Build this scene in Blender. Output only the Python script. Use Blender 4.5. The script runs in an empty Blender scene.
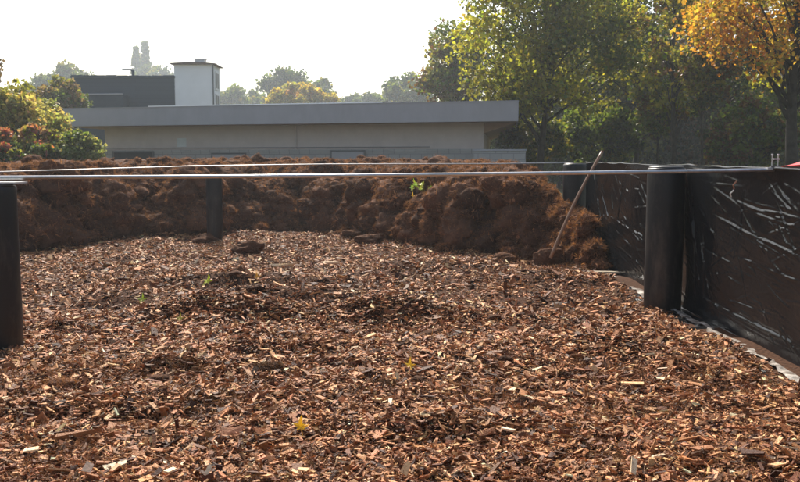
import bpy, math, random
import numpy as np
from mathutils import Vector, Matrix

R = math.radians
sc = bpy.context.scene
COL = sc.collection
rng = np.random.default_rng(7)
random.seed(7)

# ------------------------------------------------------------------ camera numbers
H = 1.45                      # eye height above the wood-chip bed
F = 850.0                     # focal length in photo pixels (800 wide)
PITCH = math.atan(79 / F)
CP, SP = math.cos(PITCH), math.sin(PITCH)

def ray(px, py):
    x = (px - 400) / F
    y = -(py - 241) / F
    return Vector((x, CP + y * SP, -SP + y * CP))

def at(px, py, Y):            # point seen at a pixel, at distance Y ahead
    r = ray(px, py)
    return Vector((0, 0, H)) + r * (Y / r.y)

def gnd(px, py, z=0.0):
    r = ray(px, py)
    return Vector((0, 0, H)) + r * ((z - H) / r.z)

# ------------------------------------------------------------------ noise
def _hash(ix, iy, iz, seed):
    h = (ix * 374761393 + iy * 668265263 + iz * 2147483647 + seed * 1274126177) & 0xFFFFFFFF
    h = ((h ^ (h >> 13)) * 1274126177) & 0xFFFFFFFF
    h = (h ^ (h >> 16)) & 0xFFFFFFFF
    return h.astype(np.float64) / 4294967295.0

def vnoise(p, scale=1.0, seed=0):
    q = np.asarray(p, dtype=np.float64) / scale
    if q.shape[-1] == 2:
        q = np.concatenate([q, np.zeros(q.shape[:-1] + (1,))], -1)
    i = np.floor(q).astype(np.int64)
    f = q - i
    f = f * f * (3 - 2 * f)
    out = 0
    for dx in (0, 1):
        for dy in (0, 1):
            for dz in (0, 1):
                w = (f[..., 0] if dx else 1 - f[..., 0]) * (f[..., 1] if dy else 1 - f[..., 1]) * (f[..., 2] if dz else 1 - f[..., 2])
                out = out + w * _hash(i[..., 0] + dx, i[..., 1] + dy, i[..., 2] + dz, seed)
    return out * 2 - 1

def fbm(p, scale, octs=4, seed=0, gain=.5):
    a, s, out = 1.0, scale, 0
    for k in range(octs):
        out = out + a * vnoise(p, s, seed + k * 17)
        a *= gain; s *= .5
    return out

# ------------------------------------------------------------------ mesh building
class MB:
    """collects polygons (with per-vertex colour) for one mesh object"""
    def __init__(s):
        s.v = []; s.f = []; s.c = []; s.n = 0
    def add(s, verts, faces, col=None):
        verts = np.asarray(verts, dtype=np.float32).reshape(-1, 3)
        s.v.append(verts)
        if col is None: col = (1, 1, 1)
        col = np.asarray(col, dtype=np.float32)
        if col.ndim == 1: col = np.broadcast_to(col, (len(verts), 3))
        s.c.append(col)
        if isinstance(faces, np.ndarray):
            s.f.append(faces.astype(np.int64) + s.n)
        else:
            for k in sorted(set(len(f) for f in faces)):
                s.f.append(np.array([f for f in faces if len(f) == k], dtype=np.int64) + s.n)
        s.n += len(verts)
    def box(s, x0, x1, y0, y1, z0, z1, M=None):
        v = [(x, y, z) for z in (z0, z1) for y in (y0, y1) for x in (x0, x1)]
        if M is not None: v = [tuple(M @ Vector(p)) for p in v]
        s.add(v, [(0, 2, 3, 1), (4, 5, 7, 6), (0, 1, 5, 4), (2, 6, 7, 3), (0, 4, 6, 2), (1, 3, 7, 5)])
    def prism(s, poly, z0, z1, M=None):
        n = len(poly)
        v = [(x, y, z0) for x, y in poly] + [(x, y, z1) for x, y in poly]
        if M is not None: v = [tuple(M @ Vector(p)) for p in v]
        f = [tuple(range(n))[::-1], tuple(range(n, 2 * n))] + [(i, (i + 1) % n, n + (i + 1) % n, n + i) for i in range(n)]
        s.add(v, f)
    def tube(s, pts, rad, sides=8, cap=True, col=None):
        pts = [Vector(p) for p in pts]
        n = len(pts)
        if not hasattr(rad, '__len__'): rad = [rad] * n
        V = []; up = None
        for i, p in enumerate(pts):
            t = (pts[min(i + 1, n - 1)] - pts[max(i - 1, 0)]).normalized()
            if up is None:
                up = Vector((0, 0, 1)) if abs(t.z) < .9 else Vector((1, 0, 0))
            a = t.cross(up)
            if a.length < 1e-5: a = t.cross(Vector((0, 1, 0)))
            a.normalize(); b = t.cross(a).normalized(); up = -b if (-b).dot(up) > 0 else b
            for k in range(sides):
                th = 2 * math.pi * k / sides
                V.append(tuple(p + (a * math.cos(th) + b * math.sin(th)) * rad[i]))
        Fq = [(i * sides + k, i * sides + (k + 1) % sides, (i + 1) * sides + (k + 1) % sides, (i + 1) * sides + k)
              for i in range(n - 1) for k in range(sides)]
        if cap:
            Fq += [tuple(range(sides))[::-1], tuple(range((n - 1) * sides, n * sides))]
        s.add(V, Fq, col)
    def lathe(s, prof, center, sides=32, wob=None):
        V = []; n = len(prof)
        for r, z in prof:
            for k in range(sides):
                th = 2 * math.pi * k / sides
                rr = r + (wob(th, z) if wob and r > .02 else 0)
                V.append((center[0] + rr * math.cos(th), center[1] + rr * math.sin(th), center[2] + z))
        Fq = [(i * sides + k, i * sides + (k + 1) % sides, (i + 1) * sides + (k + 1) % sides, (i + 1) * sides + k)
              for i in range(n - 1) for k in range(sides)]
        Fq += [tuple(range((n - 1) * sides, n * sides)), tuple(range(sides))[::-1]]
        s.add(V, Fq)
    def grid(s, P, col=None):
        """P: (nu, nv, 3)"""
        nu, nv = P.shape[:2]
        idx = np.arange(nu * nv).reshape(nu, nv)
        f = np.stack([idx[:-1, :-1], idx[1:, :-1], idx[1:, 1:], idx[:-1, 1:]], -1).reshape(-1, 4)
        s.add(P.reshape(-1, 3), f, None if col is None else col.reshape(-1, 3))
    def build(s, name, mat, parent=None, smooth=False):
        me = bpy.data.meshes.new(name)
        V = np.concatenate(s.v); C = np.concatenate(s.c)
        me.vertices.add(len(V)); me.vertices.foreach_set('co', V.ravel())
        nl = sum(f.size for f in s.f); nf = sum(len(f) for f in s.f)
        me.loops.add(nl); me.polygons.add(nf)
        li = np.concatenate([f.ravel() for f in s.f]).astype(np.int32)
        tot = np.concatenate([np.full(len(f), f.shape[1]) for f in s.f])
        st = np.concatenate([[0], np.cumsum(tot)[:-1]]).astype(np.int32)
        me.loops.foreach_set('vertex_index', li)
        me.polygons.foreach_set('loop_start', st)
        me.polygons.foreach_set('use_smooth', np.full(nf, bool(smooth)))
        at_ = me.color_attributes.new('Col', 'FLOAT_COLOR', 'POINT')
        at_.data.foreach_set('color', np.concatenate([C, np.ones((len(C), 1), np.float32)], 1).astype(np.float32).ravel())
        me.materials.append(mat)
        me.update(calc_edges=True)
        o = bpy.data.objects.new(name, me); COL.objects.link(o)
        if parent is not None: o.parent = parent
        return o

def tag(o, label=None, cat=None, group=None, kind=None):
    if label: o['label'] = label
    if cat: o['category'] = cat
    if group: o['group'] = group
    if kind: o['kind'] = kind
    return o

def empty(name, loc, label, cat, group=None, rz=0):
    o = bpy.data.objects.new(name, None); COL.objects.link(o)
    o.location = loc; o.rotation_euler = (0, 0, rz); o.empty_display_size = .2
    return tag(o, label, cat, group)

# ------------------------------------------------------------------ materials
def mat(name, base, rough=.7, spec=.4, metal=0, nscale=0, namt=.25, bump=0, bscale=None, col_attr=False, trans=0,
        coat=0, rough_var=0, stain=None, detail=5):
    m = bpy.data.materials.new(name); m.use_nodes = True
    nt = m.node_tree; N = nt.nodes; L = nt.links
    b = N['Principled BSDF']; out = N['Material Output']
    b.inputs['Roughness'].default_value = rough
    b.inputs['Specular IOR Level'].default_value = spec
    b.inputs['Metallic'].default_value = metal
    b.inputs['Coat Weight'].default_value = coat
    tc = N.new('ShaderNodeTexCoord')
    rgb = N.new('ShaderNodeRGB'); rgb.outputs[0].default_value = (*base, 1)
    cs = rgb.outputs[0]
    if col_attr:
        a = N.new('ShaderNodeAttribute'); a.attribute_name = 'Col'
        cs = a.outputs['Color']
    if nscale:
        n = N.new('ShaderNodeTexNoise'); n.inputs['Scale'].default_value = nscale; n.inputs['Detail'].default_value = detail
        n.inputs['Roughness'].default_value = .65
        L.new(tc.outputs['Object'], n.inputs['Vector'])
        mr = N.new('ShaderNodeMapRange'); mr.inputs['From Min'].default_value = .25; mr.inputs['From Max'].default_value = .75
        mr.inputs['To Min'].default_value = 1 - namt; mr.inputs['To Max'].default_value = 1 + namt
        L.new(n.outputs['Fac'], mr.inputs['Value'])
        mx = N.new('ShaderNodeVectorMath'); mx.operation = 'SCALE'
        L.new(cs, mx.inputs[0]); L.new(mr.outputs[0], mx.inputs['Scale'])
        cs = mx.outputs[0]
        if rough_var:
            m2 = N.new('ShaderNodeMapRange'); m2.inputs['From Min'].default_value = .3; m2.inputs['From Max'].default_value = .7
            m2.inputs['To Min'].default_value = max(0.02, rough - rough_var); m2.inputs['To Max'].default_value = rough + rough_var
            L.new(n.outputs['Fac'], m2.inputs['Value']); L.new(m2.outputs[0], b.inputs['Roughness'])
    if stain:
        scol, sscale, lo, hi = stain
        n = N.new('ShaderNodeTexNoise'); n.inputs['Scale'].default_value = sscale; n.inputs['Detail'].default_value = 6
        n.inputs['Roughness'].default_value = .7
        mp = N.new('ShaderNodeMapping'); mp.inputs['Scale'].default_value = (1, 1, .35); mp.inputs['Location'].default_value = (3.3, 7.1, 1.7)
        L.new(tc.outputs['Object'], mp.inputs['Vector']); L.new(mp.outputs[0], n.inputs['Vector'])
        mr = N.new('ShaderNodeMapRange'); mr.inputs['From Min'].default_value = lo; mr.inputs['From Max'].default_value = hi
        L.new(n.outputs['Fac'], mr.inputs['Value'])
        mx = N.new('ShaderNodeMix'); mx.data_type = 'RGBA'
        L.new(mr.outputs[0], mx.inputs['Factor']); L.new(cs, mx.inputs['A']); mx.inputs['B'].default_value = (*scol, 1)
        cs = mx.outputs['Result']
    L.new(cs, b.inputs['Base Color'])
    if bump:
        n = N.new('ShaderNodeTexNoise'); n.inputs['Scale'].default_value = bscale or 40; n.inputs['Detail'].default_value = 5
        L.new(tc.outputs['Object'], n.inputs['Vector'])
        bp = N.new('ShaderNodeBump'); bp.inputs['Strength'].default_value = bump; bp.inputs['Distance'].default_value = .02
        L.new(n.outputs['Fac'], bp.inputs['Height']); L.new(bp.outputs[0], b.inputs['Normal'])
    if trans:
        t = N.new('ShaderNodeBsdfTranslucent')
        tint = N.new('ShaderNodeVectorMath'); tint.operation = 'MULTIPLY'; tint.inputs[1].default_value = (1.25, 1.3, .75)
        L.new(cs, tint.inputs[0]); L.new(tint.outputs[0], t.inputs['Color'])
        ms = N.new('ShaderNodeMixShader'); ms.inputs[0].default_value = trans
        L.new(b.outputs[0], ms.inputs[1]); L.new(t.outputs[0], ms.inputs[2]); L.new(ms.outputs[0], out.inputs['Surface'])
    return m

M = {}
M['leaf'] = mat('leaf', (.1, .1, .03), rough=.5, spec=.3, col_attr=True, trans=.5)
M['bark'] = mat('bark', (.05, .04, .03), rough=.9, spec=.2, nscale=6, namt=.5, bump=.5, bscale=14)
M['chip'] = mat('chip', (.16, .08, .05), rough=.6, spec=.16, col_attr=True, nscale=70, namt=.42, bump=.35, bscale=120)
M['bed'] = mat('bed', (.06, .027, .014), rough=.95, spec=.1, nscale=40, namt=.6, bump=.8, bscale=45)
M['peat'] = mat('peat', (.07, .035, .02), rough=.95, spec=.1, col_attr=True, nscale=30, namt=.5, bump=.8, bscale=45)
M['fibre'] = mat('fibre', (.15, .07, .035), rough=.85, spec=.15, col_attr=True, trans=.22)
M['grass'] = mat('grass', (.05, .06, .02), rough=.9, spec=.1, nscale=.6, namt=.5, stain=((.09, .07, .035), .25, .45, .65))
M['film'] = mat('film', (.010, .0105, .0115), rough=.14, spec=.2, nscale=9, namt=.3, bump=.14, bscale=17, rough_var=.07, stain=((.016, .016, .016), 5, .62, .85))
M['dust_sheen'] = mat('dust_sheen', (.38, .34, .30), rough=.8, spec=.3, nscale=14, namt=.5, bump=.6, bscale=40, stain=((.07, .045, .03), 9, .42, .6))  # lip dirt, with the film's white sky sheen put into its colour
M['pipe'] = mat('pipe', (.009, .009, .010), rough=.42, spec=.35, nscale=7, namt=.3, stain=((.06, .048, .040), 6, .47, .68), rough_var=.1)
M['pipe_cap'] = mat('pipe_cap', (.05, .05, .052), rough=.4, spec=.5, nscale=12, namt=.3)
M['cap_plate'] = mat('cap_plate', (.5, .49, .47), rough=.4, spec=.5, nscale=20, namt=.25)
M['steel'] = mat('steel', (.42, .42, .43), rough=.32, metal=.85, nscale=14, namt=.3, stain=((.2, .12, .08), 6, .62, .8))
M['cable'] = mat('cable', (.36, .36, .36), rough=.4, metal=.6, nscale=30, namt=.3)
M['board'] = mat('board', (.24, .19, .13), rough=.8, nscale=8, namt=.35, bump=.2)
M['handle_wood'] = mat('handle_wood', (.30, .175, .105), rough=.5, spec=.4, nscale=9, namt=.35)
M['render_wall'] = mat('render_wall', (.57, .475, .43), rough=.9, spec=.2, nscale=2.2, namt=.07, stain=((.49, .405, .37), .7, .5, .8), bump=.1)
M['fascia'] = mat('fascia', (.40, .37, .375), rough=.6, spec=.4, nscale=1.5, namt=.06, stain=((.35, .325, .32), 1.1, .45, .75))
M['soffit'] = mat('soffit', (.30, .17, .10), rough=.7, nscale=5, namt=.2)
M['roofing'] = mat('roofing', (.2, .19, .18), rough=.9, nscale=3, namt=.2)
M['flashing'] = mat('flashing', (.8, .8, .8), rough=.3, metal=.3)
M['dark_window'] = mat('dark_window', (.03, .036, .042), rough=.45, spec=.2, nscale=3, namt=.3)
M['frame_grey'] = mat('frame_grey', (.12, .12, .12), rough=.6)
M['frame_white'] = mat('frame_white', (.6, .6, .58), rough=.5, nscale=4, namt=.1)
M['white_wall'] = mat('white_wall', (.82, .81, .80), rough=.8, spec=.25, nscale=1.3, namt=.05, stain=((.6, .57, .54), .8, .6, .85))
M['tile_brown'] = mat('tile_brown', (.15, .10, .075), rough=.8, nscale=6, namt=.3)
M['slate_clad'] = mat('slate_clad', (.040, .058, .075), rough=.6, spec=.3, nscale=1.2, namt=.2)
M['rod_steel'] = mat('rod_steel', (.5, .49, .47), rough=.35, metal=.8)
M['rust'] = mat('rust', (.28, .12, .07), rough=.7, nscale=20, namt=.4)
M['red_cloth'] = mat('red_cloth', (.62, .03, .04), rough=.7, spec=.3, nscale=9, namt=.2, trans=.15)
M['leaf_flat'] = mat('leaf_flat', (.5, .3, .03), rough=.45, spec=.4, col_attr=True, trans=.4)

def brick_mat(name, c1, c2, mortar, scale, w, h):
    m = bpy.data.materials.new(name); m.use_nodes = True
    N = m.node_tree.nodes; L = m.node_tree.links; b = N['Principled BSDF']; b.inputs['Roughness'].default_value = .9
    tc = N.new('ShaderNodeTexCoord'); mp = N.new('ShaderNodeMapping')
    mp.inputs['Rotation'].default_value = (R(90), 0, 0)
    L.new(tc.outputs['Object'], mp.inputs['Vector'])
    t = N.new('ShaderNodeTexBrick'); t.inputs['Scale'].default_value = scale
    t.inputs['Color1'].default_value = (*c1, 1); t.inputs['Color2'].default_value = (*c2, 1); t.inputs['Mortar'].default_value = (*mortar, 1)
    t.inputs['Brick Width'].default_value = w; t.inputs['Row Height'].default_value = h; t.inputs['Mortar Size'].default_value = .012
    L.new(mp.outputs[0], t.inputs['Vector']); L.new(t.outputs['Color'], b.inputs['Base Color'])
    return m
M['plinth'] = brick_mat('plinth', (.36, .33, .305), (.41, .375, .345), (.25, .23, .215), 1, .42, .21)
M['clad_strips'] = brick_mat('clad_strips', (.040, .058, .075), (.036, .052, .068), (.028, .04, .052), 1, 8, .25)

def jit(c, n, amt=.2, hue=.06):
    c = np.asarray(c)[None, :] * (1 + rng.normal(0, amt, (n, 1)))
    c = c * (1 + rng.normal(0, hue, (n, 3)))
    return np.clip(c, .004, .95).astype(np.float32)

# ------------------------------------------------------------------ ground
ZG = -.35
b = MB()
rad = np.array([0, 4, 10, 20, 40, 70, 110, 170, 260, 380, 520]); ang = np.linspace(0, 2 * math.pi, 49)
P = np.zeros((len(rad), 49, 3)); P[..., 0] = rad[:, None] * np.cos(ang); P[..., 1] = rad[:, None] * np.sin(ang)
P[..., 2] = ZG - .02
b.grid(P)
tag(b.build('ground', M['grass']), kind='structure')

# ------------------------------------------------------------------ bed geometry
XE = (gnd(800, 392).x + gnd(604, 278).x) / 2   # where the chips stop
XW = 2.78     # face of the film wall
FOOT = [gnd(*p) for p in ((-260, 285), (-60, 262), (22, 250), (95, 241), (150, 235), (200, 236), (240, 231), (300, 229), (340, 232), (400, 242), (450, 251), (520, 257), (545, 259.5), (572, 264), (602, 276))]
FX = np.array([p.x for p in FOOT]); FY = np.array([p.y for p in FOOT])
# behind the pile foot towards the wall
FX = np.concatenate([[-16, -10], FX, [XW + 1]]); FY = np.concatenate([[8.4, 8.6], FY, [FY[-1]]])
o_ = np.argsort(FX); FX = FX[o_]; FY = FY[o_]

MOUNDS = []
for (px, py, h, sx, sy) in ((300, 306, .15, .9, .30), (215, 318, .14, .8, .26), (380, 319, .13, .6, .24), (230, 285, .09, .9, .3), (110, 300, .07, .7, .4),
                            (280, 352, -.07, .5, .22), (330, 370, -.05, .28, .12), (480, 318, .06, .8, .3), (180, 372, .05, .6, .2), (430, 425, .05, .5, .12),
                            (470, 438, -.02, .35, .09), (600, 350, .05, .6, .3), (120, 420, -.05, .35, .1), (650, 445, -.02, .25, .1), (60, 330, .05, .5, .3),
                            (560, 285, .12, .8, .5), (430, 268, .08, 1.0, .5)):
    g = gnd(px, py); MOUNDS.append((g.x, g.y, h, sx, sy))

def bed_z(x, y):
    p = np.stack([x, y], -1)
    z = .035 * vnoise(p, 1.3, 3) + .028 * vnoise(p, .5, 5) + .022 * vnoise(p, .22, 9)
    for (mx, my, h, sx, sy) in MOUNDS:
        z = z + 1.6 * h * np.exp(-((x - mx) / sx) ** 2 - ((y - my) / sy) ** 2)
    # thins out against the wall
    e = np.clip((XW - .2 - x) / .5, 0, 1)
    return z * (.35 + .65 * e) + .05 * (1 - e)

def peat_z(x, y, detail=True):
    """height of the lumpy pile"""
    p = np.stack([x, y], -1)
    fy = np.interp(x, FX, FY) + (.34 * vnoise(p, .9, 21) + .16 * vnoise(p, .35, 23)) * np.clip((1.9 - x) / .8, .12, 1)
    s = y - fy
    L_ = np.interp(x, [-8, -5, -4, -2.8, -.8, .2, 1.0, 1.8], [2.4, 2.4, 2.5, 2.15, 2.2, 2.8, 2.4, 1.6])
    t = np.clip(s / L_, 0, 1)
    prof = .55 * t ** .85 + .45 * (t * t * (3 - 2 * t))
    top = 1.20 + .012 * np.clip(y - 13, 0, 12)
    low = 1 / (1 + np.exp(-(x - 2.50) / .13))
    top = top * (1 - .72 * low)
    z = top * prof
    bump = .85 * np.abs(vnoise(p + .2 * fbm(p, .5, 2, 47)[..., None], .85, 41)) + .30 * np.abs(vnoise(p, .36, 43)) + .15 * np.abs(vnoise(p, .17, 45))
    amp = 1.1 * np.clip(t * 4, .25, 1) * np.clip(1.5 - 1.27 * t, .2, 1)
    amp = amp * (1 - .68 * np.clip((x - 1.9) / .4, 0, 1))
    z = z + amp * (bump - .22)
    return np.where(s < -.02, -.25, z)

def on_bed(px, py):
    z = 0.0
    for _ in range(12):
        g = gnd(px, py, z); z = .5 * z + .5 * (float(bed_z(np.array([g.x]), np.array([g.y]))[0]) + .02)
    return g

# chips ------------------------------------------------------------
CHIP_PAL = np.array([(.058, .021, .010), (.14, .053, .022), (.28, .112, .043), (.42, .183, .074), (.56, .27, .118), (.68, .40, .19), (.80, .58, .35)])
CHIP_W = np.array([.13, .19, .23, .215, .15, .065, .02])

def chip_boxes(b, x, y, z, L_, asp, thk, yaw, pitch, roll, cols):
    n = len(x)
    W_ = L_ * asp
    # eight corners with ragged ends, bent a little
    sx = np.array([-1, 1, 1, -1, -1, 1, 1, -1]) * .5
    sy = np.array([-1, -1, 1, 1, -1, -1, 1, 1]) * .5
    sz = np.array([-1, -1, -1, -1, 1, 1, 1, 1]) * .5
    V = np.zeros((n, 8, 3))
    jl = rng.uniform(.6, 1.15, (n, 4)); jw = rng.uniform(.3, 1.15, (n, 4)); jt = rng.uniform(.3, 1.3, (n, 4))
    k = np.array([0, 1, 2, 3, 0, 1, 2, 3])
    V[..., 0] = sx * L_[:, None] * jl[:, k]
    V[..., 1] = sy * W_[:, None] * jw[:, k]
    V[..., 2] = sz * thk[:, None] * jt[:, k] + (rng.normal(0, .018, n) * L_)[:, None] * np.array([1, -1, 1, -1, 1, -1, 1, -1])
    cy, sy_ = np.cos(yaw), np.sin(yaw); cp, sp = np.cos(pitch), np.sin(pitch); cr, sr = np.cos(roll), np.sin(roll)
    # roll about x, pitch about y, yaw about z
    X, Y, Z = V[..., 0], V[..., 1], V[..., 2]
    Y, Z = Y * cr[:, None] - Z * sr[:, None], Y * sr[:, None] + Z * cr[:, None]
    X, Z = X * cp[:, None] + Z * sp[:, None], -X * sp[:, None] + Z * cp[:, None]
    X, Y = X * cy[:, None] - Y * sy_[:, None], X * sy_[:, None] + Y * cy[:, None]
    V = np.stack([X + x[:, None], Y + y[:, None], Z + z[:, None]], -1)
    q = np.array([(0, 3, 2, 1), (4, 5, 6, 7), (0, 1, 5, 4), (1, 2, 6, 5), (2, 3, 7, 6), (3, 0, 4, 7)])
    f = (np.arange(n) * 8)[:, None, None] + q[None]
    b.add(V.reshape(-1, 3), f.reshape(-1, 4), np.repeat(cols, 8, 0))

def scatter_chips(b, n, y0, y1, scale, margin=.9):
    y = np.sqrt(rng.uniform(y0 ** 2, y1 ** 2, n))
    hw = y * .475 + margin
    x = rng.uniform(-1, 1, n) * hw
    fy = np.interp(x, FX, FY)
    lim = XW - .265 + .06 * vnoise(np.stack([y, y * 0], -1), .5, 77) + .03 * vnoise(np.stack([y, y * 0], -1), .12, 78)
    ok = (x < lim) & (y < fy + .35)
    x, y = x[ok], y[ok]; n = len(x)
    L_ = np.clip(rng.lognormal(math.log(.038), .50, n), .012, .115) * scale
    asp = np.clip(rng.lognormal(math.log(.28), .45, n), .08, .75)
    thk = np.clip(L_ * rng.uniform(.05, .16, n), .002, .010)
    yaw = rng.uniform(0, 2 * math.pi, n)
    steep = rng.random(n) < .32
    pitch = np.where(steep, rng.normal(0, .55, n), rng.normal(0, .24, n)); roll = np.where(steep, rng.normal(0, .8, n), rng.normal(0, .30, n))
    z = bed_z(x, y) + rng.random(n) ** 1.5 * .034 - .004
    patch = vnoise(np.stack([x, y], -1), .55, 61) * .5 + vnoise(np.stack([x, y], -1), .2, 62) * .35
    pal = rng.choice(len(CHIP_PAL), n, p=CHIP_W)
    # darker, damp fibrous patches of their own
    pal = np.where((patch < -.42) & (rng.random(n) < .5), np.minimum(pal, 1), pal)
    c = CHIP_PAL[pal] * (1 + rng.normal(0, .18, (n, 1))) * (1 + rng.normal(0, .05, (n, 3)))
    chip_boxes(b, x, y, z, L_, asp, thk, yaw, pitch, roll, np.clip(c, .008, .8))

bed = MB()
xs = np.arange(-9, XW + .02, .055); ys = np.arange(1.2, 19, .055)
GX, GY = np.meshgrid(xs, ys, indexing='ij')
bed.grid(np.stack([GX, GY, bed_z(GX, GY) - .012], -1))
tag(bed.build('bed_ground', M['bed'], smooth=True), kind='structure')
chips = MB()
scatter_chips(chips, 46000, 2.4, 4.6, 1.0)
scatter_chips(chips, 26000, 2.4, 5.5, .45)
scatter_chips(chips, 76000, 4.6, 8.0, 1.08)
scatter_chips(chips, 82000, 8.0, 17.5, 1.32)
wc = chips.build('wood_chips', M['chip']); tag(wc, kind='stuff')

# peat -------------------------------------------------------------
def ico(sub):
    import bmesh
    bm = bmesh.new(); bmesh.ops.create_icosphere(bm, subdivisions=sub, radius=1)
    v = np.array([p.co[:] for p in bm.verts]); f = np.array([[q.index for q in p.verts] for p in bm.faces]); bm.free()
    return v, f
ICO4, ICO3, ICO2 = ico(5), ico(4), ico(3)
PEAT_C = np.array((.095, .044, .024))

def clump(b, c, r, seed, sq=(1, 1, .8), src=ICO2, tint=1.0):
    v, f = src
    q = v * (1 + .42 * fbm(v + seed * 3.7, .95, 4 if len(v) > 200 else 3, seed % 97, .62)[:, None])
    P = q * np.array(sq) * r + np.array(c)
    b.add(P, f, np.clip(PEAT_C * tint * (1 + .25 * vnoise(P, .1, 5))[:, None], .01, .5))
    return P

def fibres(b, pts, nrm, n_per, L_=(.05, .13), w=.0035, tint=1.0, out=.75):
    n = len(pts) * n_per
    p = np.repeat(pts, n_per, 0) + rng.normal(0, .012, (n, 3)); nn = np.repeat(nrm, n_per, 0)
    d = nn * out + rng.normal(0, .65, (n, 3)); d /= np.linalg.norm(d, axis=1)[:, None]
    l = rng.uniform(L_[0], L_[1], n)[:, None]
    bend = rng.normal(0, .45, (n, 3)) + np.array((0, 0, -.3))
    side = np.cross(d, rng.normal(0, 1, (n, 3))); side /= (np.linalg.norm(side, axis=1)[:, None] + 1e-6)
    p0 = p - d * .01; p1 = p + d * l * .5 + bend * l * .12; p2 = p + d * l * .85 + bend * l * .5
    V = np.stack([p0 - side * w, p0 + side * w, p1 - side * w * .8, p1 + side * w * .8, p2], 1)
    i = (np.arange(n) * 5)[:, None]
    c = np.array((.235, .108, .058)) * tint * np.clip(1 + rng.normal(0, .35, (n, 1)), .25, 2.4)
    c = np.repeat(c, 5, 0)
    b.add(V.reshape(-1, 3), (i + np.array([[0, 1, 3, 2]])), c)
    # the tips re-use the same vertices
    b.f.append(i + np.array([[2, 3, 4]]) + (b.n - n * 5))

def tufts(b, pts, nrm, k=7, L_=(.04, .10), w=.0045, tint=1.0):
    """hanks of fibre that share a direction and a tone"""
    m = len(pts)
    d0 = nrm * .55 + rng.normal(0, .55, (m, 3)) + np.array((0, -.1, -.05)); tone = np.clip(rng.lognormal(0, .45, m), .35, 2.3)
    P = np.repeat(pts, k, 0) + rng.normal(0, .014, (m * k, 3)); D = np.repeat(d0, k, 0) + rng.normal(0, .22, (m * k, 3)); D /= np.linalg.norm(D, axis=1)[:, None]
    l = rng.uniform(L_[0], L_[1], m * k)[:, None]; bend = np.repeat(rng.normal(0, .5, (m, 3)), k, 0) + np.array((0, 0, -.45))
    side = np.cross(D, rng.normal(0, 1, D.shape)); side /= np.linalg.norm(side, axis=1)[:, None] + 1e-6
    p0 = P - D * .012; p1 = P + D * l * .5 + bend * l * .1; p2 = P + D * l * .85 + bend * l * .5
    V = np.stack([p0 - side * w, p0 + side * w, p1 - side * w * .8, p1 + side * w * .8, p2], 1)
    i = (np.arange(m * k) * 5)[:, None]
    c = np.repeat(np.array((.25, .112, .056))[None] * tint * np.repeat(tone, k)[:, None], 5, 0)
    b.add(V.reshape(-1, 3), i + np.array([[0, 1, 3, 2]]), np.clip(c, .01, .6)); b.f.append(i + np.array([[2, 3, 4]]) + (b.n - m * k * 5))

peat = MB(); pf = MB()
xs = np.arange(-12.5, XW - .03, .05); ys = np.arange(8.0, 27, .05)
ys = np.concatenate([np.arange(8.0, 17, .045), np.arange(17, 27, .16)])
GX, GY = np.meshgrid(xs, ys, indexing='ij'); GZ = peat_z(GX, GY)
P = np.stack([GX, GY, GZ], -1)
GZ2 = np.where(GZ > -.2, GZ + .035 * fbm(P, .14, 3, 51), GZ)
P[..., 1] -= np.where(GZ > -.2, .06 * np.abs(fbm(np.stack([GX, GZ, GY * .4], -1), .3, 3, 55)), 0)
P[..., 2] = GZ2
peat.grid(P, PEAT_C * np.clip(1 + .45 * fbm(P, .5, 4, 53), .4, 1.9)[..., None])
def pz(x, y): return float(peat_z(np.array([x]), np.array([y]))[0])
cl = []; tries = 0
while len(cl) < 1300 and tries < 40000:
    tries += 1
    x = random.uniform(-9.5, XW - .12) if random.random() > .09 else random.uniform(1.8, XW - .12)
    s = random.triangular(-.45, 2.4, .3)
    y = float(np.interp(x, FX, FY)) + s
    if abs(x) > y * .5 + 1.2: continue
    z = pz(x, y)
    if z < -.1:
        if random.random() < .6: continue
        z = .02
        r = random.uniform(.04, .15)
    else:
        r = min(.30, random.lognormvariate(math.log(.13), .55))
        if random.random() < .30 and s < 1.1: r = random.uniform(.17, .34)
        if s > 1.6: r *= .7
    if x > 2.0: r = random.uniform(.06, .16)
    if z + 1.2 * r > 1.47: continue
    if x + r > XW - .06: continue
    cl.append((x, y, z + r * random.uniform(.05, .6) - (.25 * r if s > 1.2 else 0), r))
for i, (x, y, z, r) in enumerate(cl):
    Pc = clump(peat, (x, y, z), r, i + 11, (1, random.uniform(.8, 1.1), random.uniform(.65, .95)), ICO3 if r > .11 else ICO2, random.uniform(.7, 1.45))
    nrm = Pc - np.array((x, y, z)); nrm /= np.linalg.norm(nrm, axis=1)[:, None]
    m = nrm[:, 2] > -.3
    fibres(pf, Pc[m], nrm[m], 1, (.022, .045 + r * .15), .0032, random.uniform(.65, 1.2), .5)
    q_ = m & (rng.random(len(m)) < (.16 if r > .11 else .3))
    tufts(pf, Pc[q_], nrm[q_], 6, (.03, .06 + r * .22), .0042, random.uniform(.7, 1.25))
n = 60000
x = rng.uniform(-10, XW - .1, n); s = np.where(rng.random(n) < .66, rng.uniform(-.1, 2.6, n), rng.uniform(2.0, 11, n)); y = np.interp(x, FX, FY) + s
z = peat_z(x, y); ok = (z > -.1) & (np.abs(x) < y * .5 + 1.5); x, y, z = x[ok], y[ok], z[ok]
fibres(pf, np.stack([x, y, z + .01], -1), np.tile(np.array((0, -.35, .9)), (len(x), 1)), 1, (.025, .075), .0034, .85, .5)
q_ = rng.random(len(x)) < .35
tufts(pf, np.stack([x, y, z + .01], -1)[q_], np.tile(np.array((0, -.35, .9)), (int(q_.sum()), 1)), 6, (.04, .11), .0042, .95)
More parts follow.
